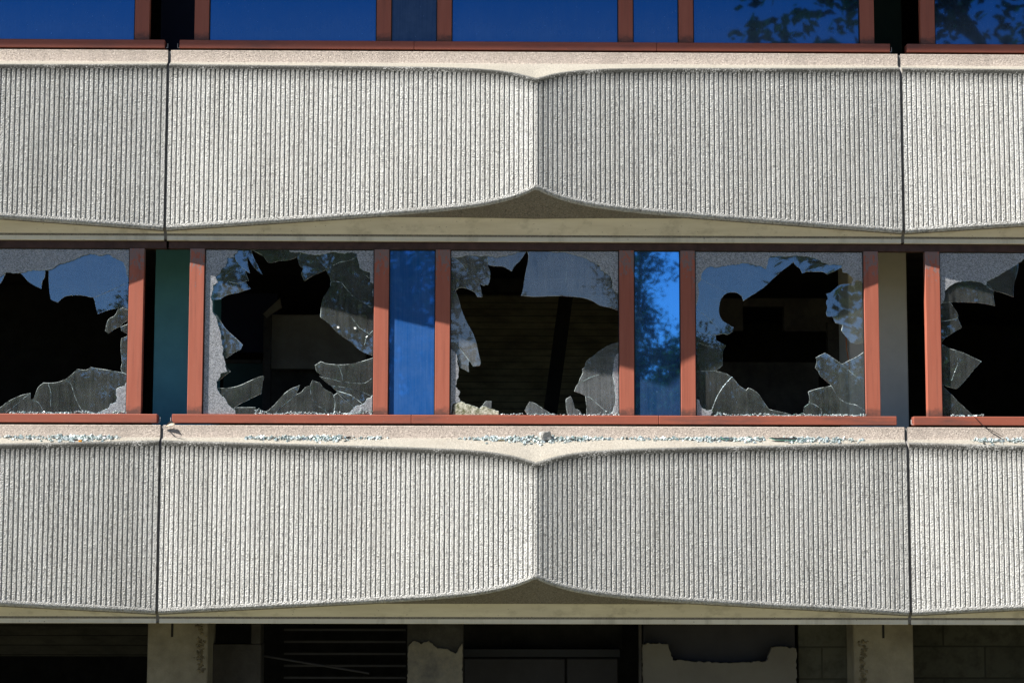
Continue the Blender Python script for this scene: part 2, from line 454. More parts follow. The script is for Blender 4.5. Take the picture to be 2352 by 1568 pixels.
fu['r'] = frame_unit('red frame of the smashed window at the right edge of the photo', XR, 0, MC[:3], -3.64, -.85, M['red'],
    [(*BIG[0], 'broken'), (*SM[0], 'blue_dark')])
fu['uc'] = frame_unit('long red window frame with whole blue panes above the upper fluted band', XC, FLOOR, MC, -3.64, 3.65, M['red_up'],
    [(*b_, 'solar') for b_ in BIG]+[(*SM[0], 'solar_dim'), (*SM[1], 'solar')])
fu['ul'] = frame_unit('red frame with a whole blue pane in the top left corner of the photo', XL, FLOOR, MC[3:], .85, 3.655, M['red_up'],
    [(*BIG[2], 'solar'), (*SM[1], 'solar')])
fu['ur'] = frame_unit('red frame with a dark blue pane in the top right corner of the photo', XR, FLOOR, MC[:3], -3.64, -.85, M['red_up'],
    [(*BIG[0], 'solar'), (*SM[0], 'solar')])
for key, xs_ in (('c', (-3.66,)), ('l', (3.68, )), ('r', (-3.66,)), ('uc', (-3.665, 3.67)), ('ul', (3.68,))):
    for x in xs_:
        bm = bmesh.new(); s = 1 if x < 0 else -1
        box(bm, x, x+.004, .02, .03, Z_SILL-.075, Z_SILL-.03); box(bm, x+.004 if s > 0 else x-.016, x+.02 if s > 0 else x, .02, .03, Z_SILL-.079, Z_SILL-.074)
        link('end_bracket', bm, M['metal'], fu[key])

# ------------------------------------------------------------------ broken glass
K = 4096/2352.
CR = {1: (0, 960, .5103), 2: (740, 960, .5103), 3: (1540, 960, .5103), 4: (2480, 960, .5103), 5: (3276, 960, .5103)}
def catmull(pts, closed=True, n=4, lim=38):
    out = []; m_ = len(pts)
    P = [Vector(p) for p in pts]
    corner = []
    for i in range(m_):
        a = P[i]-P[i-1]; b_ = P[(i+1) % m_]-P[i]
        corner.append(a.length < 1e-6 or b_.length < 1e-6 or math.degrees(a.angle(b_)) > lim)
    for i in range(m_):
        p1, p2 = P[i], P[(i+1) % m_]
        p0 = P[i-1] if not corner[i] else p1-(p2-p1)
        p3 = P[(i+2) % m_] if not corner[(i+1) % m_] else p2+(p2-p1)
        L = (p2-p1).length; k = max(1, min(n, int(L/14)))
        for j in range(k):
            t = j/k
            out.append(.5*((2*p1)+(p2-p0)*t+(2*p0-5*p1+4*p2-p3)*t*t+(3*p1-p0-3*p2+p3)*t**3))
    return out
def jag(pts, seg, amp, rng):
    out = []; m_ = len(pts)
    for i in range(m_):
        a, b_ = pts[i], pts[(i+1) % m_]; d = b_-a; L = d.length
        out.append(a)
        k = int(L/seg)
        if k > 1:
            nrm = Vector((-d.y, d.x))/L
            for j in range(1, k):
                out.append(a+d*(j/k+rng.uniform(-.25, .25)/k)+nrm*rng.uniform(-amp, amp))
    return out
def area(p): return sum(p[i-1].x*p[i].y-p[i].x*p[i-1].y for i in range(len(p)))/2
def slab(ring, y0, th, inset, mats_idx=(0, 1)):
    """plate from a closed ring of (x,z) points with a chamfered, glinting broken edge"""
    if area(ring) < 0: ring = ring[::-1]
    n = len(ring); bm = bmesh.new(); ins = []
    for i in range(n):
        a = ring[i]-ring[i-1]; b_ = ring[(i+1) % n]-ring[i]
        na = Vector((-a.y, a.x)).normalized() if a.length > 1e-9 else Vector((0, 0)); nb = Vector((-b_.y, b_.x)).normalized() if b_.length > 1e-9 else na
        v = na+nb
        v = v.normalized()*min(1.6, 1/max(.4, v.length/2)) if v.length > 1e-6 else na
        ins.append(ring[i]+v*inset)
    f = [bm.verts.new((p.x, y0, p.y)) for p in ins]
    g = [bm.verts.new((p.x, y0+th*.5, p.y)) for p in ring]
    h = [bm.verts.new((p.x, y0+th, p.y)) for p in ring]
    for pts, y in ((ins, y0), (ring, y0+th)):
        vo, _, fo, *_r = delaunay_2d_cdt([Vector((p.x, p.y)) for p in pts], [], [list(range(n))], 1, 1e-5)
        nv = [bm.verts.new((p.x, y, p.y)) for p in vo]
        for t in fo: bm.faces.new([nv[i] for i in t])
    for a, b_ in ((f, g), (g, h)):
        for i in range(n):
            q = bm.faces.new((a[i], b_[i], b_[(i+1) % n], a[(i+1) % n])); q.material_index = mats_idx[1]
    return bm
def clampx(p, lim):  # keep outlines inside the rebate of the frame
    return Vector((min(max(p.x, lim[0]), lim[1]), min(max(p.y, lim[2]), lim[3])))
rng = random.Random(3)
def to_local(crop, pts, Y, ox):
    o = CR[crop]; out = []
    for x, y in pts:
        w = at((o[0]+x*o[2])/K, (o[1]+y*o[2])/K, Y); out.append(Vector((w.x-ox, w.z)))
    return out
def shard(crop, pts, root, lim, i, mat='glass', tilt=.35):
    ring = catmull([Vector(p) for p in pts]); ring = jag(ring, 22, .9, rng)
    ring = to_local(crop, [(p.x, p.y) for p in ring], .040, root.location.x)
    ring = [clampx(p, lim) for p in ring]
    bm = slab(ring, .040+.0015*(i % 4), .006, .0025)
    c = sum((v.co for v in bm.verts), Vector())/len(bm.verts)
    rot = Matrix.Rotation(R(rng.uniform(-tilt, tilt)), 3, 'X') @ Matrix.Rotation(R(rng.uniform(-tilt, tilt)), 3, 'Z')
    bmesh.ops.rotate(bm, cent=c, matrix=rot, verts=bm.verts)
    return link('glass_shard', bm, [M[mat], M['edge']], root)
def crazed(crop, pts, root, lim, mat='crazed'):
    ring = jag([Vector(p) for p in pts], 11, 4.2, rng)
    ring = to_local(crop, [(p.x, p.y) for p in ring], .026, root.location.x)
    ring = [clampx(p, lim) for p in ring]
    return link('crazed_glass', slab(ring, .026, .006, .002), [M[mat], M['edge']], root)
def lims(b_): return (b_[0]+MW/2-.02, b_[1]-MW/2+.02, Z_SILL-.01, Z_HEAD+.01)

SH = {
1: (fu['l'], BIG[2],
 [[(-315,65),(1015,65),(1010,300),(990,270),(985,220),(960,170),(940,160),(900,140),(850,112),(780,122),(712,107),(640,125),(590,150),(540,170),(460,192),(420,220),(370,238),(300,240),(250,236),(180,255),(140,262),(90,258),(48,252),(20,275),(0,290),(-60,300),(-150,250),(-315,330)],
  [(992,1105),(975,1145),(940,1150),(910,1165),(908,1200),(915,1240),(905,1270),(870,1280),(855,1310),(820,1330),(780,1345),(750,1364),(1010,1364)]],
 [[(-60,420),(0,345),(48,250),(60,180),(-120,200)],
  [(150,250),(355,220),(350,290),(330,330),(325,383),(265,355),(215,320),(190,290)],
  [(382,190),(380,300),(385,400),(395,465),(452,490),(490,455),(530,437),(600,433),(660,437),(730,450),(800,425),(900,380),(1015,325),(1015,80),(400,80)],
  [(730,450),(800,425),(900,380),(1015,325),(1012,550),(965,530),(900,537),(830,555),(765,580),(748,520),(740,480)],
  [(965,530),(1010,550),(1005,625),(960,655),(945,680),(910,690),(880,710),(848,735),(823,712),(840,640),(860,612),(890,597),(910,575),(920,545)],
  [(945,680),(1005,655),(1003,740),(950,710)],
  [(950,770),(1005,748),(1000,1050),(955,1035),(945,1000),(955,960),(945,860),(947,800)],
  [(260,1243),(275,1205),(300,1150),(340,1117),(400,1118),(460,1110),(520,1085),(522,1100),(555,1130),(575,1190),(600,1260),(645,1345),(650,1366),(300,1366),(330,1320),(300,1280),(250,1250)],
  [(520,1085),(570,1045),(605,1008),(640,1015),(680,1015),(712,995),(780,1007),(850,1018),(955,1037),(1003,1055),(1003,1366),(650,1366),(645,1345),(600,1260),(575,1190),(555,1130),(522,1100)],
  [(0,1310),(60,1265),(150,1220),(238,1195),(165,1255),(100,1310),(50,1345),(40,1366),(-315,1366),(-315,1300),(-100,1340)],
  [(238,1195),(240,1245),(300,1270),(330,1320),(345,1366),(40,1366),(50,1345),(100,1310),(165,1255)]]),
2: (fu['c'], BIG[0],
 [[(145,65),(410,78),(405,105),(380,115),(385,140),(335,135),(330,175),(320,205),(280,235),(270,265),(240,290),(258,335),(225,350),(215,400),(205,440),(215,480),(215,560),(245,600),(260,660),(280,720),(290,800),(300,850),(295,900),(310,940),(320,1000),(335,1030),(285,1040),(270,1080),(245,1110),(250,1160),(270,1200),(320,1250),(340,1290),(390,1330),(400,1368),(125,1368)],
  [(405,52),(800,52),(800,82),(700,79),(560,78),(405,80)],
  [(780,52),(1515,52),(1515,560),(1478,500),(1472,420),(1476,345),(1450,330),(1450,255),(1400,240),(1370,220),(1360,170),(1345,130),(1345,105),(1300,95),(1240,105),(1180,95),(1150,95),(1100,110),(1030,118),(950,108),(890,95),(860,100),(820,90)],
  [(1482,1195),(1460,1230),(1430,1240),(1395,1285),(1330,1305),(1300,1340),(1255,1368),(1482,1368)]],
 [[(385,110),(410,70),(515,70),(540,140),(575,205),(608,272),(560,235),(530,200),(505,160),(485,120),(490,170),(497,215),(510,262),(475,240),(430,200),(395,155)],
  [(515,70),(905,70),(905,110),(865,140),(800,160),(740,163),(680,180),(645,170),(615,130),(575,105),(545,90)],
  [(320,120),(395,150),(420,195),(470,225),(475,250),(490,290),(500,315),(455,330),(410,340),(330,325),(250,318),(230,285),(275,235),(310,190)],
  [(250,318),(330,325),(410,340),(470,323),(518,382),(470,395),(420,412),(350,425),(310,440),(268,466),(195,463),(195,400),(230,345)],
  [(205,550),(250,590),(285,645),(330,705),(390,760),(453,820),(438,858),(390,880),(350,910),(300,935),(270,900),(270,800),(245,680)],
  [(290,930),(320,985),(358,1030),(320,1055),(280,1090),(235,1117),(245,1080),(280,1030)],
  [(235,1155),(330,1158),(420,1140),(500,1105),(555,1080),(612,1062),(620,1070),(605,1140),(600,1200),(540,1230),(480,1260),(420,1290),(380,1318),(330,1310),(280,1250),(245,1200)],
  [(385,1310),(550,1308),(555,1330),(540,1368),(385,1368)],
  [(540,1368),(560,1335),(580,1315),(605,1350),(605,1368)],
  [(640,1345),(700,1290),(760,1220),(820,1170),(900,1135),(880,1190),(850,1230),(800,1270),(740,1320),(700,1368),(635,1368)],
  [(700,1368),(740,1320),(800,1270),(850,1230),(875,1207),(910,1190),(945,1150),(980,1140),(985,1190),(995,1240),(1030,1290),(1080,1320),(1130,1368)],
  [(980,1140),(1000,1095),(1030,1110),(1055,1115),(1090,1160),(1140,1190),(1165,1215),(1175,1290),(1160,1368),(1130,1368),(1080,1320),(1030,1290),(995,1240),(985,1190)],
  [(1165,1215),(1195,1195),(1230,1230),(1300,1285),(1330,1320),(1320,1368),(1160,1368),(1175,1290)],
  [(1018,980),(1065,950),(1120,968),(1230,975),(1320,965),(1400,945),(1487,916),(1487,1063),(1410,1118),(1330,1118),(1240,1110),(1150,1090),(1075,1060),(1030,1030)],
  [(1050,1065),(1150,1090),(1240,1110),(1330,1118),(1410,1118),(1487,1063),(1487,1235),(1400,1195),(1300,1165),(1200,1145),(1140,1140)],
  [(1140,1140),(1200,1145),(1300,1165),(1400,1195),(1480,1235),(1450,1330),(1395,1285),(1310,1220),(1260,1200),(1180,1175)],
  [(1195,1195),(1180,1178),(1260,1200),(1310,1220),(1395,1285),(1400,1368),(1330,1368),(1320,1320),(1300,1285),(1240,1225)],
  [(880,140),(905,110),(950,80),(1345,80),(1340,140),(1280,165),(1210,175),(1100,235),(1040,265),(985,290),(935,323),(910,265),(925,220),(900,200)],
  [(1100,235),(1210,175),(1280,165),(1345,120),(1400,170),(1490,200),(1490,340),(1490,548),(1400,490),(1330,450),(1280,400),(1225,330),(1195,325),(1140,325),(1135,290)],
  [(1140,325),(1195,325),(1225,330),(1280,400),(1330,450),(1400,490),(1490,553),(1487,912),(1380,870),(1300,800),(1220,745),(1160,690),(1110,640),(1060,605),(1065,540),(1075,465),(1110,410),(1135,360)]]),
3: (fu['c'], BIG[1],
 [[(505,70),(1120,72),(1060,90),(1000,112),(930,125),(870,135),(800,122),(750,130),(700,118),(620,125),(560,138),(522,135),(505,150)],
  [(1265,72),(1850,72),(1848,430),(1810,410),(1785,380),(1780,320),(1765,280),(1740,260),(1690,235),(1680,200),(1620,170),(1570,140),(1480,115),(1400,95),(1310,95)],
  [(1850,880),(1820,890),(1800,920),(1795,980),(1785,1020),(1790,1090),(1800,1150),(1808,1230),(1800,1290),(1790,1340),(1740,1374),(1855,1374)],
  [(500,850),(545,870),(565,900),(570,960),(580,1020),(575,1080),(560,1110),(555,1150),(590,1190),(575,1220),(590,1265),(545,1290),(530,1374),(500,1374)]],
 [[(505,125),(560,150),(600,185),(640,240),(690,295),(740,330),(752,380),(764,447),(725,447),(700,410),(660,388),(610,373),(575,378),(553,395),(570,440),(600,540),(640,640),(690,730),(718,810),(735,890),(750,950),(745,985),(690,990),(660,945),(570,825),(550,800),(505,800)],
  [(570,825),(660,945),(655,990),(660,1035),(590,1000),(575,960),(550,890),(505,880),(505,800),(550,800)],
  [(505,110),(620,105),(800,115),(805,195),(825,250),(820,320),(805,355),(790,350),(775,358),(752,350),(690,295),(640,240),(600,185),(560,150)],
  [(800,110),(930,105),(1000,95),(1110,88),(1060,160),(1020,200),(992,245),(960,225),(920,207),(860,205),(808,195)],
  [(1115,95),(1120,72),(1850,72),(1848,565),(1780,535),(1685,513),(1640,485),(1580,460),(1500,447),(1390,440),(1300,440),(1180,445),(1067,437),(1085,360),(1100,260),(1125,140)],
  [(1850,795),(1760,820),(1690,860),(1640,900),(1580,945),(1565,990),(1545,1010),(1550,1040),(1530,1080),(1515,1120),(1560,1100),(1620,1070),(1690,1050),(1740,1030),(1785,1010),(1850,1000)],
  [(1515,1120),(1560,1100),(1620,1070),(1690,1050),(1740,1030),(1785,1010),(1850,1000),(1850,1374),(1728,1374),(1725,1335),(1690,1305),(1650,1270),(1610,1235),(1570,1220),(1530,1200),(1483,1185),(1500,1140)],
  [(1570,1220),(1610,1235),(1650,1270),(1690,1305),(1725,1335),(1728,1374),(1580,1374),(1578,1300)],
  [(760,1300),(790,1260),(836,1262),(834,1315),(800,1330)],
  [(1095,1335),(1110,1300),(1135,1263),(1180,1280),(1240,1320),(1325,1374),(1120,1374)],
  [(1418,1245),(1455,1222),(1470,1250),(1490,1320),(1525,1335),(1550,1374),(1430,1374),(1418,1300)]]),
4: (fu['c'], BIG[2],
 [[(585,80),(1922,80),(1922,352),(1890,325),(1850,318),(1830,360),(1812,355),(1830,300),(1800,280),(1785,262),(1745,250),(1735,215),(1745,200),(1690,190),(1640,195),(1600,180),(1550,150),(1480,130),(1390,122),(1280,130),(1185,125),(1165,150),(1160,190),(1145,227),(1110,205),(1040,190),(965,178),(940,190),(870,195),(800,205),(740,215),(715,205),(680,215),(645,255),(635,310),(612,340),(620,400),(610,480),(598,540),(585,545)],
  [(588,1245),(620,1250),(640,1310),(680,1335),(720,1325),(728,1350),(700,1382),(588,1382)]],
 [[(588,300),(645,225),(740,180),(965,150),(1145,150),(1185,95),(1360,95),(1362,175),(1300,220),(1215,290),(1130,370),(1040,430),(965,478),(955,440),(920,415),(875,410),(830,420),(795,460),(780,510),(778,570),(800,625),(850,660),(893,683),(880,720),(845,742),(800,735),(735,745),(588,722)],
  [(1362,175),(1360,95),(1480,100),(1600,130),(1760,170),(1740,215),(1680,245),(1625,270),(1590,250),(1520,250),(1470,248),(1428,262),(1410,225),(1380,200)],
  [(588,722),(735,745),(750,750),(755,785),(835,825),(812,860),(805,930),(803,985),(740,1025),(650,1027),(588,1033)],
  [(588,1033),(650,1027),(740,1025),(820,1040),(878,1070),(830,1120),(780,1190),(745,1260),(715,1345),(700,1382),(588,1382)],
  [(878,1070),(910,1110),(950,1150),(990,1175),(1005,1157),(1050,1175),(1095,1215),(1130,1270),(1170,1325),(1240,1340),(1320,1360),(1370,1382),(700,1382),(715,1345),(745,1260),(780,1190),(830,1120)],
  [(1925,320),(1890,310),(1830,340),(1735,347),(1690,375),(1650,410),(1615,420),(1630,455),(1615,490),(1625,530),(1615,570),(1625,600),(1665,600),(1690,650),(1745,665),(1735,710),(1770,755),(1810,805),(1860,812),(1927,808)],
  [(1930,862),(1860,910),(1800,940),(1740,970),(1800,1025),(1860,1075),(1935,1135),(1935,900)],
  [(1740,970),(1610,882),(1570,900),(1535,920),(1540,960),(1530,1000),(1555,1030),(1570,1065),(1610,1100),(1655,1140),(1690,1200),(1720,1240),(1780,1275),(1860,1295),(1940,1355),(1938,1137),(1860,1075),(1800,1025)],
  [(1475,1187),(1540,1165),(1655,1140),(1690,1200),(1720,1240),(1780,1275),(1860,1295),(1938,1352),(1938,1382),(1580,1382),(1575,1325),(1530,1290),(1490,1275),(1440,1310),(1480,1280),(1485,1240)],
  [(1440,1310),(1490,1275),(1530,1290),(1582,1325),(1575,1382),(1435,1382)]]),
5: (fu['r'], BIG[0],
 [[(938,88),(2270,88),(2270,300),(1900,160),(1607,150),(1560,185),(1480,235),(1430,265),(1400,285),(1315,325),(1310,352),(1260,330),(1235,325),(1180,318),(1120,325),(1060,340),(1015,370),(985,400),(990,430),(975,480),(940,525)]],
 [[(1315,300),(1430,240),(1565,180),(1560,240),(1530,350),(1525,447),(1440,415),(1370,398),(1310,365)],
  [(975,380),(1060,320),(1180,300),(1310,332),(1375,400),(1370,450),(1382,517),(1300,500),(1200,490),(1030,487),(945,495),(965,450)],
  [(945,490),(1030,487),(1060,530),(1090,572),(1090,610),(1040,625),(945,640)],
  [(1090,610),(1123,687),(1070,715),(1015,750),(985,770),(958,805),(945,800),(945,640),(1040,625)],
  [(950,808),(1030,850),(1100,870),(1170,900),(1275,950),(1220,1010),(1160,1085),(1110,1140),(1075,1167),(1030,1155),(955,1130)],
  [(955,1128),(1020,1190),(1110,1280),(1180,1345),(1220,1386),(955,1386)],
  [(1700,160),(1900,160),(2270,300),(2270,700),(2100,500),(1900,350)]]),
}
stick_parent = None
CRACKS = {(4, 0): [[(640, 305), (690, 340), (760, 370), (842, 408)], [(600, 540), (680, 600), (760, 680), (800, 722)]], (4, 4): [[(1180, 0), (1180, 1)]],
          (4, 5): [[(1830, 350), (1850, 420), (1917, 500)]], (1, 7): [[(380, 1125), (400, 1200), (395, 1300)]], (2, 18): [[(1360, 170), (1400, 260), (1482, 330)]],
          (2, 19): [[(1480, 700), (1420, 760), (1405, 820)], [(1300, 600), (1370, 690), (1480, 760)]], (2, 13): [[(1200, 980), (1230, 1050), (1240, 1108)]],
          (3, 4): [[(1400, 95), (1430, 200), (1415, 330)]], (5, 4): [[(1070, 860), (1090, 960), (1040, 1100)]], (4, 2): [[(600, 800), (690, 830), (800, 835)]]}
del CRACKS[(4, 4)]
for k, (root, b_, fr, inn) in SH.items():
    L = lims(b_)
    for q in fr: crazed(k, q, root, L)
    for i, q in enumerate(inn):
        o = shard(k, q, root, L, i, 'glass_grey' if k == 3 else 'glass', .5 if k != 4 else .2)
        if k == 2 and i == 19: stick_parent = o
        for ln in CRACKS.get((k, i), ()):
            bm = bmesh.new(); p = jag([Vector(v) for v in ln]+[Vector(v) for v in ln[::-1]], 16, 2.5, rng)[:-1]
            p = p[:len(p)//2+1]; tube(bm, [(v.x, .0385, v.y) for v in to_local(k, [(v.x, v.y) for v in p], .04, root.location.x)], .0012, 4)
            link('crack', bm, M['edge'], o)
mo = crazed(3, [(530,1280),(600,1262),(640,1285),(700,1300),(740,1320),(760,1300),(790,1300),(830,1320),(893,1340),(895,1370),(515,1374)], fu['c'], lims(BIG[1]), 'moss')
mo.name = 'mossy_glass'; mo['label'] = 'mossy lump of crazed glass in the lower left corner'
M['white'] = plain('white_sticker', (.75, .75, .72), .6)
for (x, y) in ((1200, 683), (1333, 690)):
    p = to_local(2, [(x-9, y-8), (x+9, y-6), (x+8, y+9), (x-8, y+8)], .036, XC)
    bm = slab(p, .0355, .001, .0003, (0, 0)); link('sticker', bm, M['white'], stick_parent)

# ------------------------------------------------------------------ glass crumbs (uncountable)
def mat_crumb():
    b = NB('shattered_glass_crumbs'); p = b.pos()
    v = b.n('TexVoronoi', {'Vector': p, 'Scale': 70.}); r_ = b.n('SeparateColor', {0: v.outputs['Color']}).outputs
    c = b.mix(r_[0], (.10, .13, .13), (.42, .46, .45)); c = b.mix(b.ramp(r_[1], .8, .9), c, (.05, .11, .10))
    di = b.n('BsdfDiffuse', {0: c}).outputs[0]; gl = b.n('BsdfGlossy', {0: (1, 1, 1, 1), 'Roughness': .12}).outputs[0]
    return b.done(b.n('MixShader', {0: .16, 1: di, 2: gl}).outputs[0])
M['crumb'] = mat_crumb()
def crumb(bm, c, s):
    fx, fz = (1.9, .3) if rng.random() < .18 else (1., 1.)
    q = Matrix.Rotation(rng.uniform(0, 6.3), 3, Vector((rng.gauss(0, 1), rng.gauss(0, 1), rng.gauss(0, 1))).normalized())
    vs = []
    for sx in (-1, 1):
        for sy in (-1, 1):
            for sz in (-1, 1):
                vs.append(bm.verts.new(Vector(c)+q @ Vector((fx*sx*s*rng.uniform(.35, .65), sy*s*rng.uniform(.3, .6), fz*sz*s*rng.uniform(.25, .5)))))
    for f in ((0, 1, 3, 2), (4, 6, 7, 5), (0, 4, 5, 1), (2, 3, 7, 6), (0, 2, 6, 4), (1, 5, 7, 3)): bm.faces.new([vs[i] for i in f])
def ledge_pt(x, d): return Vector((x, -d, Z_UB-slopes((x-XC+W/2) % W - W/2)[0]*(d-D_UP)))
piles = [(-5, 278, 640, 1., 'ledge below the left smashed window'), (560, 893, 820, 1., 'ledge below the window with the two white stickers'), (1050, 1425, 900, 1., 'ledge around the grey stone'),
         (1425, 1600, 170, .5, 'ledge right of the grey stone, thin scatter'), (1560, 1985, 900, 1.05, 'ledge in front of the long green glass sliver'), (2225, 2400, 360, .9, 'ledge at the right edge of the photo')]
for a, b_, n, th, lab in piles:
    bm = bmesh.new(); xa, xb = at(a, 1008).x, at(b_, 1008).x
    for i in range(n):
        t = rng.betavariate(1.5, 1.5); x = xa+(xb-xa)*t
        if noise.noise(Vector((x*2.6, 7, 3)))+.35*noise.noise(Vector((x*11, 1, 3))) < rng.uniform(-.6, .15): continue
        hgt = max(0, math.sin(math.pi*t))**.5*(.75+.6*noise.noise(Vector((x*3, 1, 2))))*th
        d = D_UP+.008+abs(rng.gauss(0, .05))*min(1, hgt+.2)
        xl = (x-XC+W/2) % W - W/2
        d = min(d, prof(xl)-.045)
        p = ledge_pt(x, d); p.z += rng.random()*.035*hgt*max(0., 1-(d-D_UP)/.1) + .002
        crumb(bm, p, rng.choice((.006, .008, .009, .011, .014, .022, .03)))
    o = kind(link('glass_crumbs', bm, M['crumb']), 'stuff'); tag(o, 'heap of shattered glass crumbs on the '+lab, 'glass crumbs')
for a, b_, n, w, lab in ((20, 290, 260, .7, 'sill of the left smashed window'), (585, 855, 330, 1., 'sill of the window with the two white stickers'), (1150, 1425, 150, .6, 'sill of the middle smashed window'),
                      (1640, 1990, 330, .6, 'sill of the smashed window right of the bright blue strip'), (2185, 2260, 70, .4, 'sill of the smashed window at the right edge')):
    bm = bmesh.new(); xa, xb = at(a, 950).x, at(b_, 950).x
    for i in range(n):
        x = rng.uniform(xa, xb); hh = max(0, .5+noise.noise(Vector((x*4.5, 3, 7)))*1.6)
        z = Z_SILL+.003+rng.random()**1.6*.05*hh*w
        crumb(bm, (x, rng.uniform(.0, .03), z), rng.choice((.007, .009, .011, .014)))
    o = kind(link('glass_crumbs', bm, M['crumb']), 'stuff'); tag(o, 'row of glass crumbs on the red '+lab, 'glass crumbs')

# loose things on the ledge
M['stone'] = mat_concrete('grey_stone', (.46, .45, .42), (.14, .13, .12), (.36, .34, .3), 90., .6, .004, .4)
def rock(name, x, d, s, mat, label, cat, sub=2, rotz=.3, sink=.35):
    bm = bmesh.new(); box(bm, -.5*s[0], .5*s[0], -.5*s[1], .5*s[1], -.5*s[2], .5*s[2])
    bmesh.ops.bevel(bm, geom=bm.edges[:], offset=min(s)*.1, segments=2, affect='EDGES')
    bmesh.ops.subdivide_edges(bm, edges=bm.edges[:], cuts=sub, use_grid_fill=True)
    for v in bm.verts: v.co += noise.noise_vector(v.co*(1.2/max(s))*4+Vector((x, 2, 3)))*min(s)*.07
    bmesh.ops.rotate(bm, cent=(0, 0, 0), matrix=Matrix.Rotation(rotz, 3, 'Z') @ Matrix.Rotation(-.12, 3, 'Y'), verts=bm.verts)
    o = link(name, bm, mat); p = ledge_pt(x, d); o.location = (p.x, p.y, p.z+s[2]*sink)
    return tag(o, label, cat)
def ledge_x(xd): return at(xd, 1008, -.06).x
rock('stone', ledge_x(1252), .07, (.105, .09, .09), M['stone'], 'fist-sized square grey stone lying in the glass crumbs on the ledge', 'stone', 2, .35, .52)
rock('stone', ledge_x(801), .05, (.034, .03, .03), plain('dark_pebble_stone', (.06, .055, .05)), 'small dark pebble at the right end of a heap of glass crumbs', 'stone')
rock('dead_leaf', ledge_x(187.5), .128, (.034, .012, .020), plain('orange_leaf', (.75, .30, .01), .6), 'tiny bright orange leaf on the edge of the left ledge', 'leaf', 1, .1, .3)
rock('dead_leaf', ledge_x(1152), .085, (.07, .03, .008), plain('brown_leaf', (.28, .22, .1), .6), 'curled brown leaf among the glass crumbs left of the grey stone', 'leaf', 1, .2, .6)
rock('paper_scrap', ledge_x(1212), .06, (.06, .03, .006), M['white'], 'pale scrap of paper among glass crumbs beside the grey stone', 'paper', 1, .4, 3.2)
def sliver(xa, xb, yc, lab, pts):
    M.setdefault('green', None)
    ring = [Vector(q) for q in pts]; bm = slab(ring, 0, .006, .003)
    o = link('glass_shard', bm, [M['glass'], M['greenedge']])
    return o
def mat_greenedge():
    b = NB('green_glass_edge'); return b.done(b.pbsdf((.10, .26, .19), .2, None, spec=.6))
M['greenedge'] = mat_greenedge()
for xd, w, h, tl, lab in ((1800, .31, .045, .55, 'long flat green-edged glass sliver lying on the right ledge'), (1668, .11, .03, .3, 'short green glass sliver left of the long one on the ledge')):
    o = sliver(0, 0, 0, lab, [(-w/2, h*.4), (-w*.3, -h*.5), (w*.2, -h*.6), (w*.42, -h*.35), (w/2, h*.4), (0, h*.5)])
    p = ledge_pt(ledge_x(xd), .085); o.location = (p.x, p.y, p.z+.03); o.rotation_euler = (-R(50), 0, R(2)); tag(o, lab, 'glass shard')
# torn sealant flap at the left joint
bm = bmesh.new()
def blade(pts_l, pts_r, y0, y1, mi):
    n = len(pts_l); L = []; Rr = []
    for i in range(n):
        t = i/(n-1); yy = y0+(y1-y0)*t
        a = at(*pts_l[i], 0); b2 = at(*pts_r[i], 0)
        for yy2, lst, w in ((yy, L, a), (yy-.006, Rr, b2)): lst.append(bm.verts.new((w.x, yy2, w.z)))
    L2 = [bm.verts.new(v.co+Vector((0, .004, 0))) for v in L]; R2 = [bm.verts.new(v.co+Vector((0, .004, 0))) for v in Rr]
    for i in range(n-1):
        for q in ((L[i], Rr[i], Rr[i+1], L[i+1]), (L2[i], L2[i+1], R2[i+1], R2[i]), (L[i], L[i+1], L2[i+1], L2[i]), (Rr[i], R2[i], R2[i+1], Rr[i+1])):
            f = bm.faces.new(q); f.material_index = mi
q = lambda X, Y: ((560+X*.12755)/K, (1640+Y*.12755)/K)
blade([q(805, 560), q(850, 450), q(930, 370), q(1020, 325)], [q(822, 520), q(930, 470), q(1000, 430), q(1075, 400)], -.03, -.05, 0)
blade([q(830, 505), q(900, 470), q(1010, 425), q(1110, 425)], [q(832, 512), q(930, 505), q(1050, 490), q(1150, 448)], -.035, -.11, 1)
o = link('torn_sealant_flap', bm, [M['gasket'], plain('cream_sealant', (.68, .58, .44), .6)])
tag(o, 'torn black and cream sealant flap curling out of the left joint', 'sealant flap')
bm = bmesh.new(); c5 = lambda X, Y, Yp: at((3276+X*.5103)/K, (960+Y*.5103)/K, Yp)
tube(bm, [c5(1222, 1385, -.014), c5(1250, 1415, -.018), c5(1292, 1458, -.02), c5(1350, 1490, -.03), c5(1440, 1540, -.03)], .003, 5)
tag(link('wire', bm, M['gasket']), 'thin black wire hanging over the red sill at the right edge', 'wire')

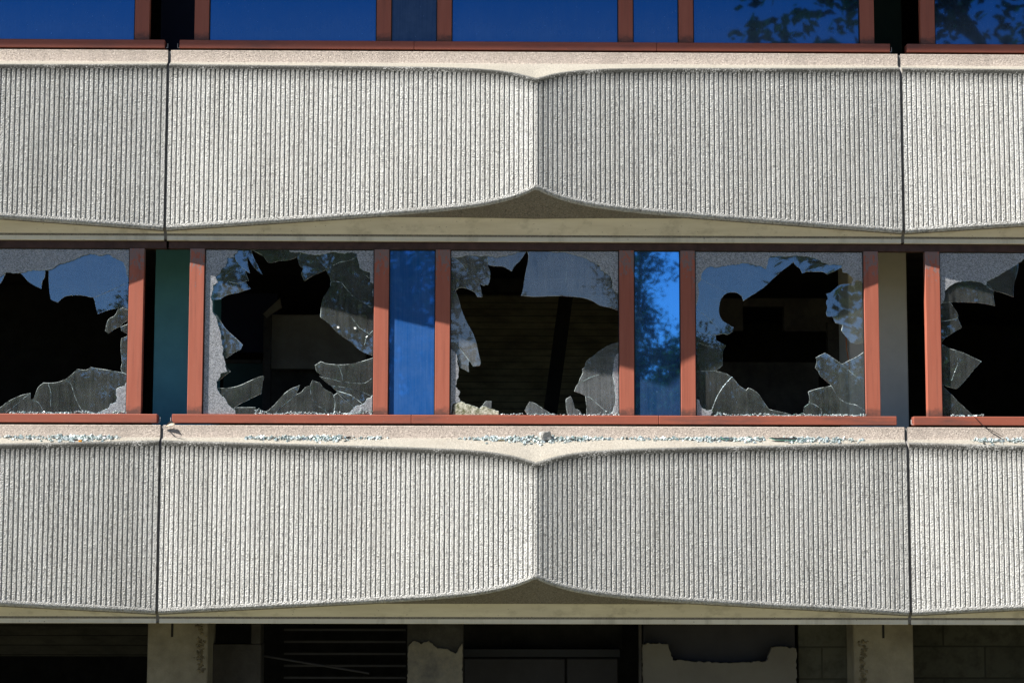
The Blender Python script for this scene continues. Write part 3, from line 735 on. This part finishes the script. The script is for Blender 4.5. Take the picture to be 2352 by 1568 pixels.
# ------------------------------------------------------------------ building behind the facade
def rough(name, col, dark, scale=4., st=.6, bump=.4):
    b = NB(name); p = b.pos()
    c = b.mix(b.ramp(b.noise(p, scale, 7, .7), .35, .68), col, dark)
    c = b.mix(b.math('MULTIPLY', b.ramp(b.noise(p, 50, 4, .7), .58, .7), st), c, dark)
    return b.done(b.pbsdf(c, .9, b.noise(p, 30, 5, .7), bump, .006, .15))
def boards(name, col, dark, pitch, ax=2):
    b = NB(name); p = b.pos((.35, 1, 1.))
    z = b.n('SeparateXYZ', {0: b.n('NewGeometry').outputs['Position']}).outputs[ax]
    m_ = b.math('FRACT', b.math('DIVIDE', z, pitch)); line = b.math('LESS_THAN', m_, .1)
    idx = b.n('TexWhiteNoise', {'W': b.math('FLOOR', b.math('DIVIDE', z, pitch))}, noise_dimensions='1D').outputs[0]
    c = b.mix(b.ramp(b.noise(p, 7, 7, .75), .38, .66), col, dark)
    c = b.mix(b.math('MULTIPLY', idx, .4), c, dark)
    c = b.mix(b.math('MULTIPLY', line, .85), c, tuple(x*.25 for x in dark))
    return b.done(b.pbsdf(c, .9, b.noise(p, 40, 4), .4, .004))
M['board'] = boards('board_marked_concrete', (.25, .23, .14), (.09, .08, .05), .088)
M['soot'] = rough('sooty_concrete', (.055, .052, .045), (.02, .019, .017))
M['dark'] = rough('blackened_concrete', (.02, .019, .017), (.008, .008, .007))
M['column'] = rough('bare_column_concrete', (.25, .225, .165), (.15, .13, .095), 3., .4)
M['teal'] = plain('teal_paint', (.09, .28, .33), .6, .2, 3.)
M['greypaint'] = plain('pale_grey_paint', (.52, .49, .42), .6, .15, 3.)
M['navy'] = plain('navy_paint', (.01, .012, .035), .6)
M['green'] = plain('dark_green_paint', (.012, .03, .01), .6)
YC = 1.1
gx = -3.42
GROUND = -3.4
# columns, one per storey, centred on the joints
cols = [(-1, 0, 'teal', 'teal painted pillar behind the gap left of the smashed windows'), (1, 0, 'greypaint', 'pale grey pillar behind the gap right of the smashed windows'),
        (-1, 1, 'navy', 'navy pillar in the dark gap of the top window row, left one'), (1, 1, 'green', 'dark green pillar in the dark gap of the top window row'),
        (-1, -1, 'column', 'bare concrete column with spalled right edge under the lower band, left one'), (1, -1, 'column', 'bare concrete column with dark slot under the lower band, right one')]
for s, f, mt, lab in cols:
    x = XC+s*W/2; z0 = {0: .2, 1: 4.05, -1: GROUND}[f]; z1 = {0: 3.34, 1: 7.2, -1: -.55}[f]
    t = thing('column', lab, 'column', (x+(.03 if s < 0 else -.04), YC, z0), 'columns behind the facade')
    hw = .315; bm = bmesh.new(); box(bm, -hw, hw, 0, .6, 0, z1-z0, .012)
    bmesh.ops.subdivide_edges(bm, edges=bm.edges[:], cuts=1)
    link('shaft', bm, M[mt], t)
    if f == 0: bx('capital', -hw-.02, hw+.02, -.02, .62, z1-z0-.16, z1-z0-.001, M['column'], t, .008)
    if f == -1:
        bm = bmesh.new()
        xs_ = .24 if s < 0 else -.22
        for i in range(110):
            zz = z1-z0-.12-rng.random()*.6 - (.0 if s < 0 else .25)
            crumb(bm, (xs_+rng.gauss(0, .022), .004, zz), rng.uniform(.015, .032))
        link('spalled_patch', bm, rough('spalled_aggregate', (.20, .165, .10), (.09, .075, .05), 20), t)
        xs_ = -.06 if s < 0 else .0
        bm = bmesh.new()
        box(bm, xs_-.012, xs_+.012, -.004, .02, z1-z0-.36, z1-z0-.1)
        link('slot', bm, M['gasket'], t)

def st(name, o): o.name = name; return kind(o, 'structure')
YB = 6.0
def slabbox(name, z0, z1, mat, y0=.16, y1=9.5):
    return st(name, bx(name, -16, 16, y0, y1, z0, z1, mat))
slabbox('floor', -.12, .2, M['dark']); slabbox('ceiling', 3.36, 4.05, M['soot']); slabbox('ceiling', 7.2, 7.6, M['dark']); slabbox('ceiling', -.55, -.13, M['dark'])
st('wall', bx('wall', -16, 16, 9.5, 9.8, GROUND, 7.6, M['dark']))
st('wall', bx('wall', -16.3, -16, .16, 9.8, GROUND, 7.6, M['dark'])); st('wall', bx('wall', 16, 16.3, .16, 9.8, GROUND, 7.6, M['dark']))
st('added_shade_roof', bx('added_shade_roof', -17, 17, -.745, 9.8, 7.66, 7.95, M['trim']))  # unseen slab, overhang added and sized to shade the top-row frames
# upper storey: blackout behind the blue panes
def room(name, x0, y0, x1, y1, Y, th, mat, label, cat, bev=.006):
    a, b_, c, d = irect(x0, y0, x1, y1, Y)
    o = bx(name, a, b_, Y, Y+th, c, d, M[mat], None, bev); return tag(o, label, cat)
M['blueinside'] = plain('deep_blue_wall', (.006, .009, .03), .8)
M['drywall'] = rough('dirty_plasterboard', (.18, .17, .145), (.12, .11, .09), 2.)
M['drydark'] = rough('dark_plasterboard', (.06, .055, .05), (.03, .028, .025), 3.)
M['tealdark'] = plain('dark_teal_board', (.02, .05, .05), .7)
# middle pane: board marked wall and leaning post
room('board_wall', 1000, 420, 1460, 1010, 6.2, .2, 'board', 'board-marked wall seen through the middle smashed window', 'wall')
bm = bmesh.new(); c3 = lambda X, Y, Yp: at((1540+X*.5103)/K, (960+Y*.5103)/K, Yp)
a, b_ = c3(1425, 400, 4.2), c3(1290, 1400, 4.2)
for dx in (0,):
    vs = []
    for p in (a, b_):
        for ox, oy in ((-.085, 0), (.085, 0), (.085, .1), (-.085, .1)): vs.append(bm.verts.new(p+Vector((ox, oy, 0))))
    for i in range(4): bm.faces.new((vs[i], vs[(i+1) % 4], vs[4+(i+1) % 4], vs[4+i]))
    bm.faces.new(vs[:4]); bm.faces.new(vs[4:][::-1])
tag(link('leaning_post', bm, M['dark']), 'dark leaning post inside the middle smashed window', 'post')
room('ceiling_beam', 1000, 640, 1460, 672, 3.4, .25, 'dark', 'dark beam crossing behind the middle smashed window', 'beam')
# second pane
p2 = lambda X, Y: ((740+X*.5103)/K, (960+Y*.5103)/K)
def room2(name, X0, Y0, X1, Y1, Y, th, mat, label, cat): return room(name, *p2(X0, Y0), *p2(X1, Y1), Y, th, mat, label, cat)
room2('navy_partition', 230, 415, 720, 880, 3.2, .1, 'blueinside', 'navy partition seen through the window with two white stickers', 'wall')
room2('teal_counter', 300, 940, 610, 1420, 3.0, .1, 'tealdark', 'dark teal counter low in the window with two white stickers', 'counter')
room2('counter_rail', 300, 935, 600, 965, 2.97, .03, 'drydark', 'pale rail along the top of the teal counter', 'rail')
room2('grey_partition', 670, 585, 1420, 1010, 2.8, .1, 'drywall', 'grey plasterboard panel seen through the window with two white stickers', 'wall')
room2('door_post', 610, 560, 672, 1420, 2.75, .12, 'drydark', 'dark upright post left of the grey plasterboard panel', 'post')
bm = bmesh.new(); pts = [p2(610, 580), p2(745, 455), p2(760, 530), p2(640, 610)]
ring = [Vector((at(*q_, 2.72).x, at(*q_, 2.72).z)) for q_ in pts]
tag(link('broken_brace', slab(ring, 2.70, .04, .002, (0, 0)), M['drywall']), 'short slanting brace at the top of the dark upright post', 'brace')
room2('lower_partition', 660, 1012, 1420, 1420, 3.0, .1, 'soot', 'blackened lower wall under the grey plasterboard panel', 'wall')
# fourth pane
p4 = lambda X, Y: ((2480+X*.5103)/K, (960+Y*.5103)/K)
def room4(name, X0, Y0, X1, Y1, Y, th, mat, label, cat): return room(name, *p4(X0, Y0), *p4(X1, Y1), Y, th, mat, label, cat)
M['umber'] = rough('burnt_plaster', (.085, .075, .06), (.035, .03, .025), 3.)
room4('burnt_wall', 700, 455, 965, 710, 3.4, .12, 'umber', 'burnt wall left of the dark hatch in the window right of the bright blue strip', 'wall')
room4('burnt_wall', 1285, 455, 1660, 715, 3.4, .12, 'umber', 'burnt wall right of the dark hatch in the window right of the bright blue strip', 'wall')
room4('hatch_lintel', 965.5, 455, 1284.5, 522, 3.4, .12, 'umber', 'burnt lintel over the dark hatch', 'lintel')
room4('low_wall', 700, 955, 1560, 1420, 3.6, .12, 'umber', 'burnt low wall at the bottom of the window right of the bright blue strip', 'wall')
room4('door_jamb', 1632, 640, 1722, 1420, 3.0, .1, 'umber', 'upright door jamb beside the pale grey pillar', 'jamb')
bm = bmesh.new(); tube(bm, [Vector((at(*p4(X, Y), 1.06))) for X, Y in ((1772, 760), (1776, 850), (1790, 930), (1800, 1010))], .006, 6)
tag(link('orange_cable', bm, plain('orange_cable', (.45, .14, .03))), 'thin orange cable hanging beside the pale grey pillar', 'cable')
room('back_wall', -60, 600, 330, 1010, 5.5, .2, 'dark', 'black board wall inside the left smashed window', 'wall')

# ------------------------------------------------------------------ ground storey
def block(name, col, dark):
    b = NB(name); p = b.pos()
    br = b.n('TexBrick', {'Vector': b.n('Mapping', {'Vector': p, 'Rotation': (R(90), 0, 0)}).outputs[0], 'Color1': (*col, 1), 'Color2': (*[x*.8 for x in col], 1), 'Mortar': (*dark, 1), 'Scale': 1., 'Mortar Size': .012, 'Brick Width': .9, 'Row Height': .34, 'Mortar Smooth': .5})
    c = b.mix(b.ramp(b.noise(p, 6, 6, .7), .45, .7), br.outputs[0], dark)
    return b.done(b.pbsdf(c, .95, b.math('ADD', b.noise(p, 40, 4), b.math('MULTIPLY', br.outputs[1], -1.)), .6, .008))
M['block'] = block('concrete_block', (.05, .05, .036), (.02, .02, .014))
M['blockl'] = block('pale_concrete_block', (.085, .085, .065), (.045, .044, .033))
M['plaster'] = rough('patched_plaster', (.22, .195, .145), (.09, .085, .075), 3.2, .3)
M['plain_plaster'] = rough('pale_plaster', (.145, .135, .11), (.11, .10, .085), 1.2, .15, .1)
M['greyboard'] = plain('charcoal_board', (.032, .031, .035), .7)
M['metaldark'] = plain('dark_steel', (.012, .014, .02), .5)
M['boardd'] = boards('dark_board_marked_concrete', (.05, .047, .035), (.02, .019, .015), .11)
room('ground_wall', -40, 1415, 345, 1506, 3.2, .2, 'boardd', 'dark board-marked wall under the lower band at the left edge', 'wall')
room('concrete_pier', 476, 1478, 599, 1640, 1.5, .3, 'drydark', 'dark concrete pier beside the left bare column with a hole above it', 'pier')
room('pier_edge', 577, 1415, 599, 1477.5, 1.5, .3, 'drydark', 'narrow concrete edge beside the black hole above the dark pier', 'pier')
t = thing('louvre', 'grey horizontal louvre slats in the dark opening under the lower band', 'louvre', (0, 0, 0))
for i in range(6):
    a, b_, c, d = irect(652, 1443+27.5*i, 932, 1448+27.5*i, 2.0)
    bm = bmesh.new(); box(bm, a, b_, 2.0, 2.012, c, d); link('slat', bm, plain('louvre_grey', (.042, .04, .042)) if i == 0 else bpy.data.materials['louvre_grey'], t)
bm = bmesh.new(); a, b_ = at(598, 1504, 1.7), at(848, 1545, 1.7); tube(bm, [a, a.lerp(b_, .5), b_], .012, 6)
tag(link('metal_rod', bm, bpy.data.materials['louvre_grey']), 'thin fallen rod slanting in front of the louvre slats', 'rod')
def crop_poly(name, pts, Y, th, mat, label, cat):
    ring = jag([Vector(p) for p in pts], 5, 1.8, rng); ring = [Vector((at(p.x, p.y, Y).x, at(p.x, p.y, Y).z)) for p in ring]
    return tag(link(name, slab(ring, Y, th, .003, (0, 0)), M[mat]), label, cat)
room('plaster_pier', 935, 1412, 1064, 1640, 1.12, .4, 'soot', 'grey pier with torn plaster right of the louvre slats', 'pier')
crop_poly('torn_plaster', [(936, 1505), (940, 1480), (952, 1470), (968, 1478), (985, 1470), (1005, 1488), (1030, 1490), (1046, 1500), (1062, 1476), (1062, 1640), (935, 1640)], 1.085, .03, 'plaster', 'torn pale plaster covering the pier right of the louvre slats', 'plaster')
room('dark_block_wall', 1064, 1412, 1430, 1488, 2.2, .2, 'dark', 'black block wall over the steel door under the lower band', 'wall')
t = thing('steel_entrance', 'dark double steel door under a dark blue lintel below the lower band', 'entrance', (0, 0, 0))
a, b_, c, d = irect(1064, 1489, 1425, 1508, 2.0); bx('lintel', a, b_, 2.0, 2.3, c, d, M['metaldark'], t, .006)
for x0, x1 in ((1066, 1298), (1302, 1420)):
    a, b_, c, d = irect(x0, 1511, x1, 1760, 2.1); bx('door_leaf', a, b_, 2.1, 2.16, c, d, M['greyboard'], t, .01)
crop_poly('pale_plaster_wall', [(1475, 1478), (1500, 1476), (1535, 1478), (1542, 1500), (1546, 1515), (1580, 1516), (1640, 1520), (1700, 1520), (1760, 1517), (1772, 1485), (1800, 1484), (1830, 1488), (1830, 1660), (1475, 1660)], 1.3, .06, 'plain_plaster', 'pale plaster wall with a torn top edge under the lower band', 'wall')
room('charcoal_board', 1478, 1412, 1826, 1530, 1.45, .05, 'greyboard', 'charcoal board behind the torn top of the pale plaster wall', 'board')
room('pale_edge', 1468, 1412, 1474, 1660, 1.28, .1, 'drydark', 'thin pale upright edge left of the torn plaster wall', 'post')
room('block_pier', 1834, 1412, 1950, 1660, 1.5, .3, 'blockl', 'grey-green block wall left of the right bare column', 'wall')
room('block_wall', 2098, 1412, 2420, 1660, 1.7, .3, 'block', 'dark olive block wall under the lower band at the right edge', 'wall')

# ------------------------------------------------------------------ ground and trees opposite (seen in the glass)
def mat_ground():
    b = NB('dry_grass_and_gravel'); p = b.pos()
    c = b.mix(b.ramp(b.noise(p, .5, 6), .4, .65), (.11, .09, .055), (.045, .055, .02))
    return b.done(b.pbsdf(c, .95, b.noise(p, 12, 4), .4, .02))
bm = bmesh.new(); s = 1500
vs = [bm.verts.new(q_) for q_ in ((-s, -s, GROUND), (s, -s, GROUND), (s, s, GROUND), (-s, s, GROUND))]; bm.faces.new(vs)
kind(link('ground', bm, mat_ground()), 'structure')
M['leaf'] = None
def mat_leaf(name, a, b2):
    b = NB(name); o = b.n('ObjectInfo').outputs['Random']
    c = b.mix(b.noise(b.pos(), .9, 3), a, b2)
    return b.done(b.n('MixShader', {0: .25, 1: b.n('BsdfDiffuse', {0: c}).outputs[0], 2: b.n('BsdfTranslucent', {0: c}).outputs[0]}).outputs[0])
M['leaf'] = mat_leaf('broadleaf_foliage', (.024, .04, .013), (.045, .065, .02))
M['needle'] = mat_leaf('pine_foliage', (.016, .03, .014), (.03, .047, .018))
M['bark'] = plain('bark', (.09, .07, .05), .9, .5, 8.)
def tree(name, h, cr, style, seed):
    rg = random.Random(seed)
    root = thing(name, 'tree across from the facade, mirrored in the glass', 'tree', (0, 0, GROUND), 'trees mirrored in the window glass')
    bm = bmesh.new(); lf = bmesh.new()
    base = .25 if style == 'pine' else .3
    tr = [Vector((rg.uniform(-.15, .15)*i, rg.uniform(-.15, .15)*i, h*.93*i/6)) for i in range(7)]
    tube(bm, tr, [.24*(1-i/7.5) for i in range(7)], 7)
    tips = []
    n = 34 if style == 'pine' else 26
    for i in range(n):
        t = base+(1-base)*(i+.5)/n; ang = rg.uniform(0, 6.28)
        k = int(min(5, t*6)); o = tr[k].lerp(tr[k+1], t*6-k if t*6-k < 1 else 1) if t < .99 else tr[-1]
        L = cr*((1.1-t)*1.15 if style == 'pine' else math.sqrt(max(.08, 1-((t-.62)/.42)**2)))*rg.uniform(.6, 1.15)
        rise = rg.uniform(-.15, .25) if style == 'pine' else rg.uniform(.05, .6)
        d = Vector((math.cos(ang), math.sin(ang), rise))*L
        pts = [o, o+d*.5+Vector((0, 0, .05*L)), o+d]
        tube(bm, pts, [.06, .04, .012], 4)
        for j in range(int(6+L*2.8)):
            f = rg.uniform(.2, 1.05); tips.append((o+d*f+Vector((rg.gauss(0, .28), rg.gauss(0, .28), rg.gauss(0, .22))), L))
    for c, L in tips:
        for _ in range(28):
            p = c+Vector((rg.gauss(0, .26), rg.gauss(0, .26), rg.gauss(0, .20)))
            s_ = rg.uniform(.05, .12) if style != 'pine' else rg.uniform(.06, .15)
            u = Vector((rg.gauss(0, 1), rg.gauss(0, 1), rg.gauss(0, .7))).normalized(); v = u.cross(Vector((rg.gauss(0, 1), rg.gauss(0, 1), rg.gauss(0, 1)))).normalized()
            w_ = s_*(.55 if style != 'pine' else .3)
            lf.faces.new([lf.verts.new(p+u*s_), lf.verts.new(p+v*w_), lf.verts.new(p-u*s_), lf.verts.new(p-v*w_)])
    link('trunk', bm, M['bark'], root); link('crown', lf, M['needle' if style == 'pine' else 'leaf'], root)
    return root
protos = {'a': tree('broadleaf_tree', 11., 3.4, 'broad', 1), 'p': tree('pine_tree', 14., 3.2, 'pine', 2), 'b': tree('broadleaf_tree', 9., 3.8, 'broad', 5)}
used = set()
def mirror_x(xd, Y):   # where something must stand, Y in front of the facade, to be mirrored at picture column xd
    X = at(xd, 800, .03).x; return X*(DIST-Y)/DIST
def put(k, xd, Y, top, rz, sc_xy=1.):
    o = protos[k] if k not in used else copy_tree(protos[k]); used.add(k)
    H = {'a': 11., 'p': 14., 'b': 9.}[k]; s_ = (top-GROUND)/H
    o.location = (mirror_x(xd, Y), Y, GROUND); o.rotation_euler = (0, 0, rz); o.scale = (s_*sc_xy, s_*sc_xy, s_)
    return o
# k, picture column, distance, top above the camera level
for q_ in (('a', 700, -44, 12.5, .3, .95), ('b', 870, -42, 10.5, 1.3, .9), ('p', 1455, -46, 13.5, .5, .75), ('b', 1545, -47, 7.0, 2.2, .9), ('b', 1330, -48, 6.4, 2.9, .9),
           ('a', 120, -47, 7.6, 2.0, .8), ('b', 330, -46, 8.6, .2, .8), ('b', 1640, -45, 7.0, 4.1, .8), ('p', 2060, -42, 9.5, 1.1, .62), ('a', 2190, -44, 10.4, 3.3, .9),
           ('p', 960, -48, 11.0, 4.4, .8), ('b', 560, -50, 7.2, 5.5, 1.), ('b', 1800, -52, 6.3, .9, 1.), ('b', -30, -44, 7.0, .7, 1.), ('b', 1130, -52, 6.2, 3.9, .9), ('a', 2300, -34, 19.0, 5., 1.15), ('p', 2330, -46, 10., .3, .9)):
    put(*q_)
for i, xd in enumerate(range(-60, 2500, 165)):
    put('b', xd+40*math.sin(i*2.3), -57-2*(i % 3), 6.4+1.1*math.sin(i*1.7), i*1.1, 1.15)

# ------------------------------------------------------------------ light
sunv = Vector((-2.45, -1.0, 3.5)).normalized()
ld = bpy.data.lights.new('sun', 'SUN'); ld.energy = 5.0; ld.angle = R(.5); ld.color = (1., .97, .92)
sun = bpy.data.objects.new('sun', ld); COL.objects.link(sun); sun.rotation_euler = sunv.to_track_quat('Z', 'Y').to_euler(); sun.location = sunv*60
w = bpy.data.worlds.new("World"); sc.world = w; w.use_nodes = True; nt = w.node_tree; nt.nodes.clear()
sky = nt.nodes.new('ShaderNodeTexSky'); sky.sky_type = 'NISHITA'; sky.sun_disc = False
sky.sun_elevation = math.asin(sunv.z); sky.sun_rotation = math.atan2(sunv.x, sunv.y)
sky.air_density = .6; sky.dust_density = .15; sky.ozone_density = 3.0
bg = nt.nodes.new('ShaderNodeBackground'); bg.inputs[1].default_value = .05
ow = nt.nodes.new('ShaderNodeOutputWorld'); nt.links.new(sky.outputs[0], bg.inputs[0]); nt.links.new(bg.outputs[0], ow.inputs[0])
sc.view_settings.view_transform = 'Standard'; sc.view_settings.look = 'None'; sc.view_settings.gamma = 1; sc.view_settings.exposure = 1.72
cy = sc.cycles; cy.use_denoising = True; cy.denoising_prefilter = 'NONE'; cy.max_bounces = 8; cy.diffuse_bounces = 4; cy.glossy_bounces = 4; cy.transparent_max_bounces = 24
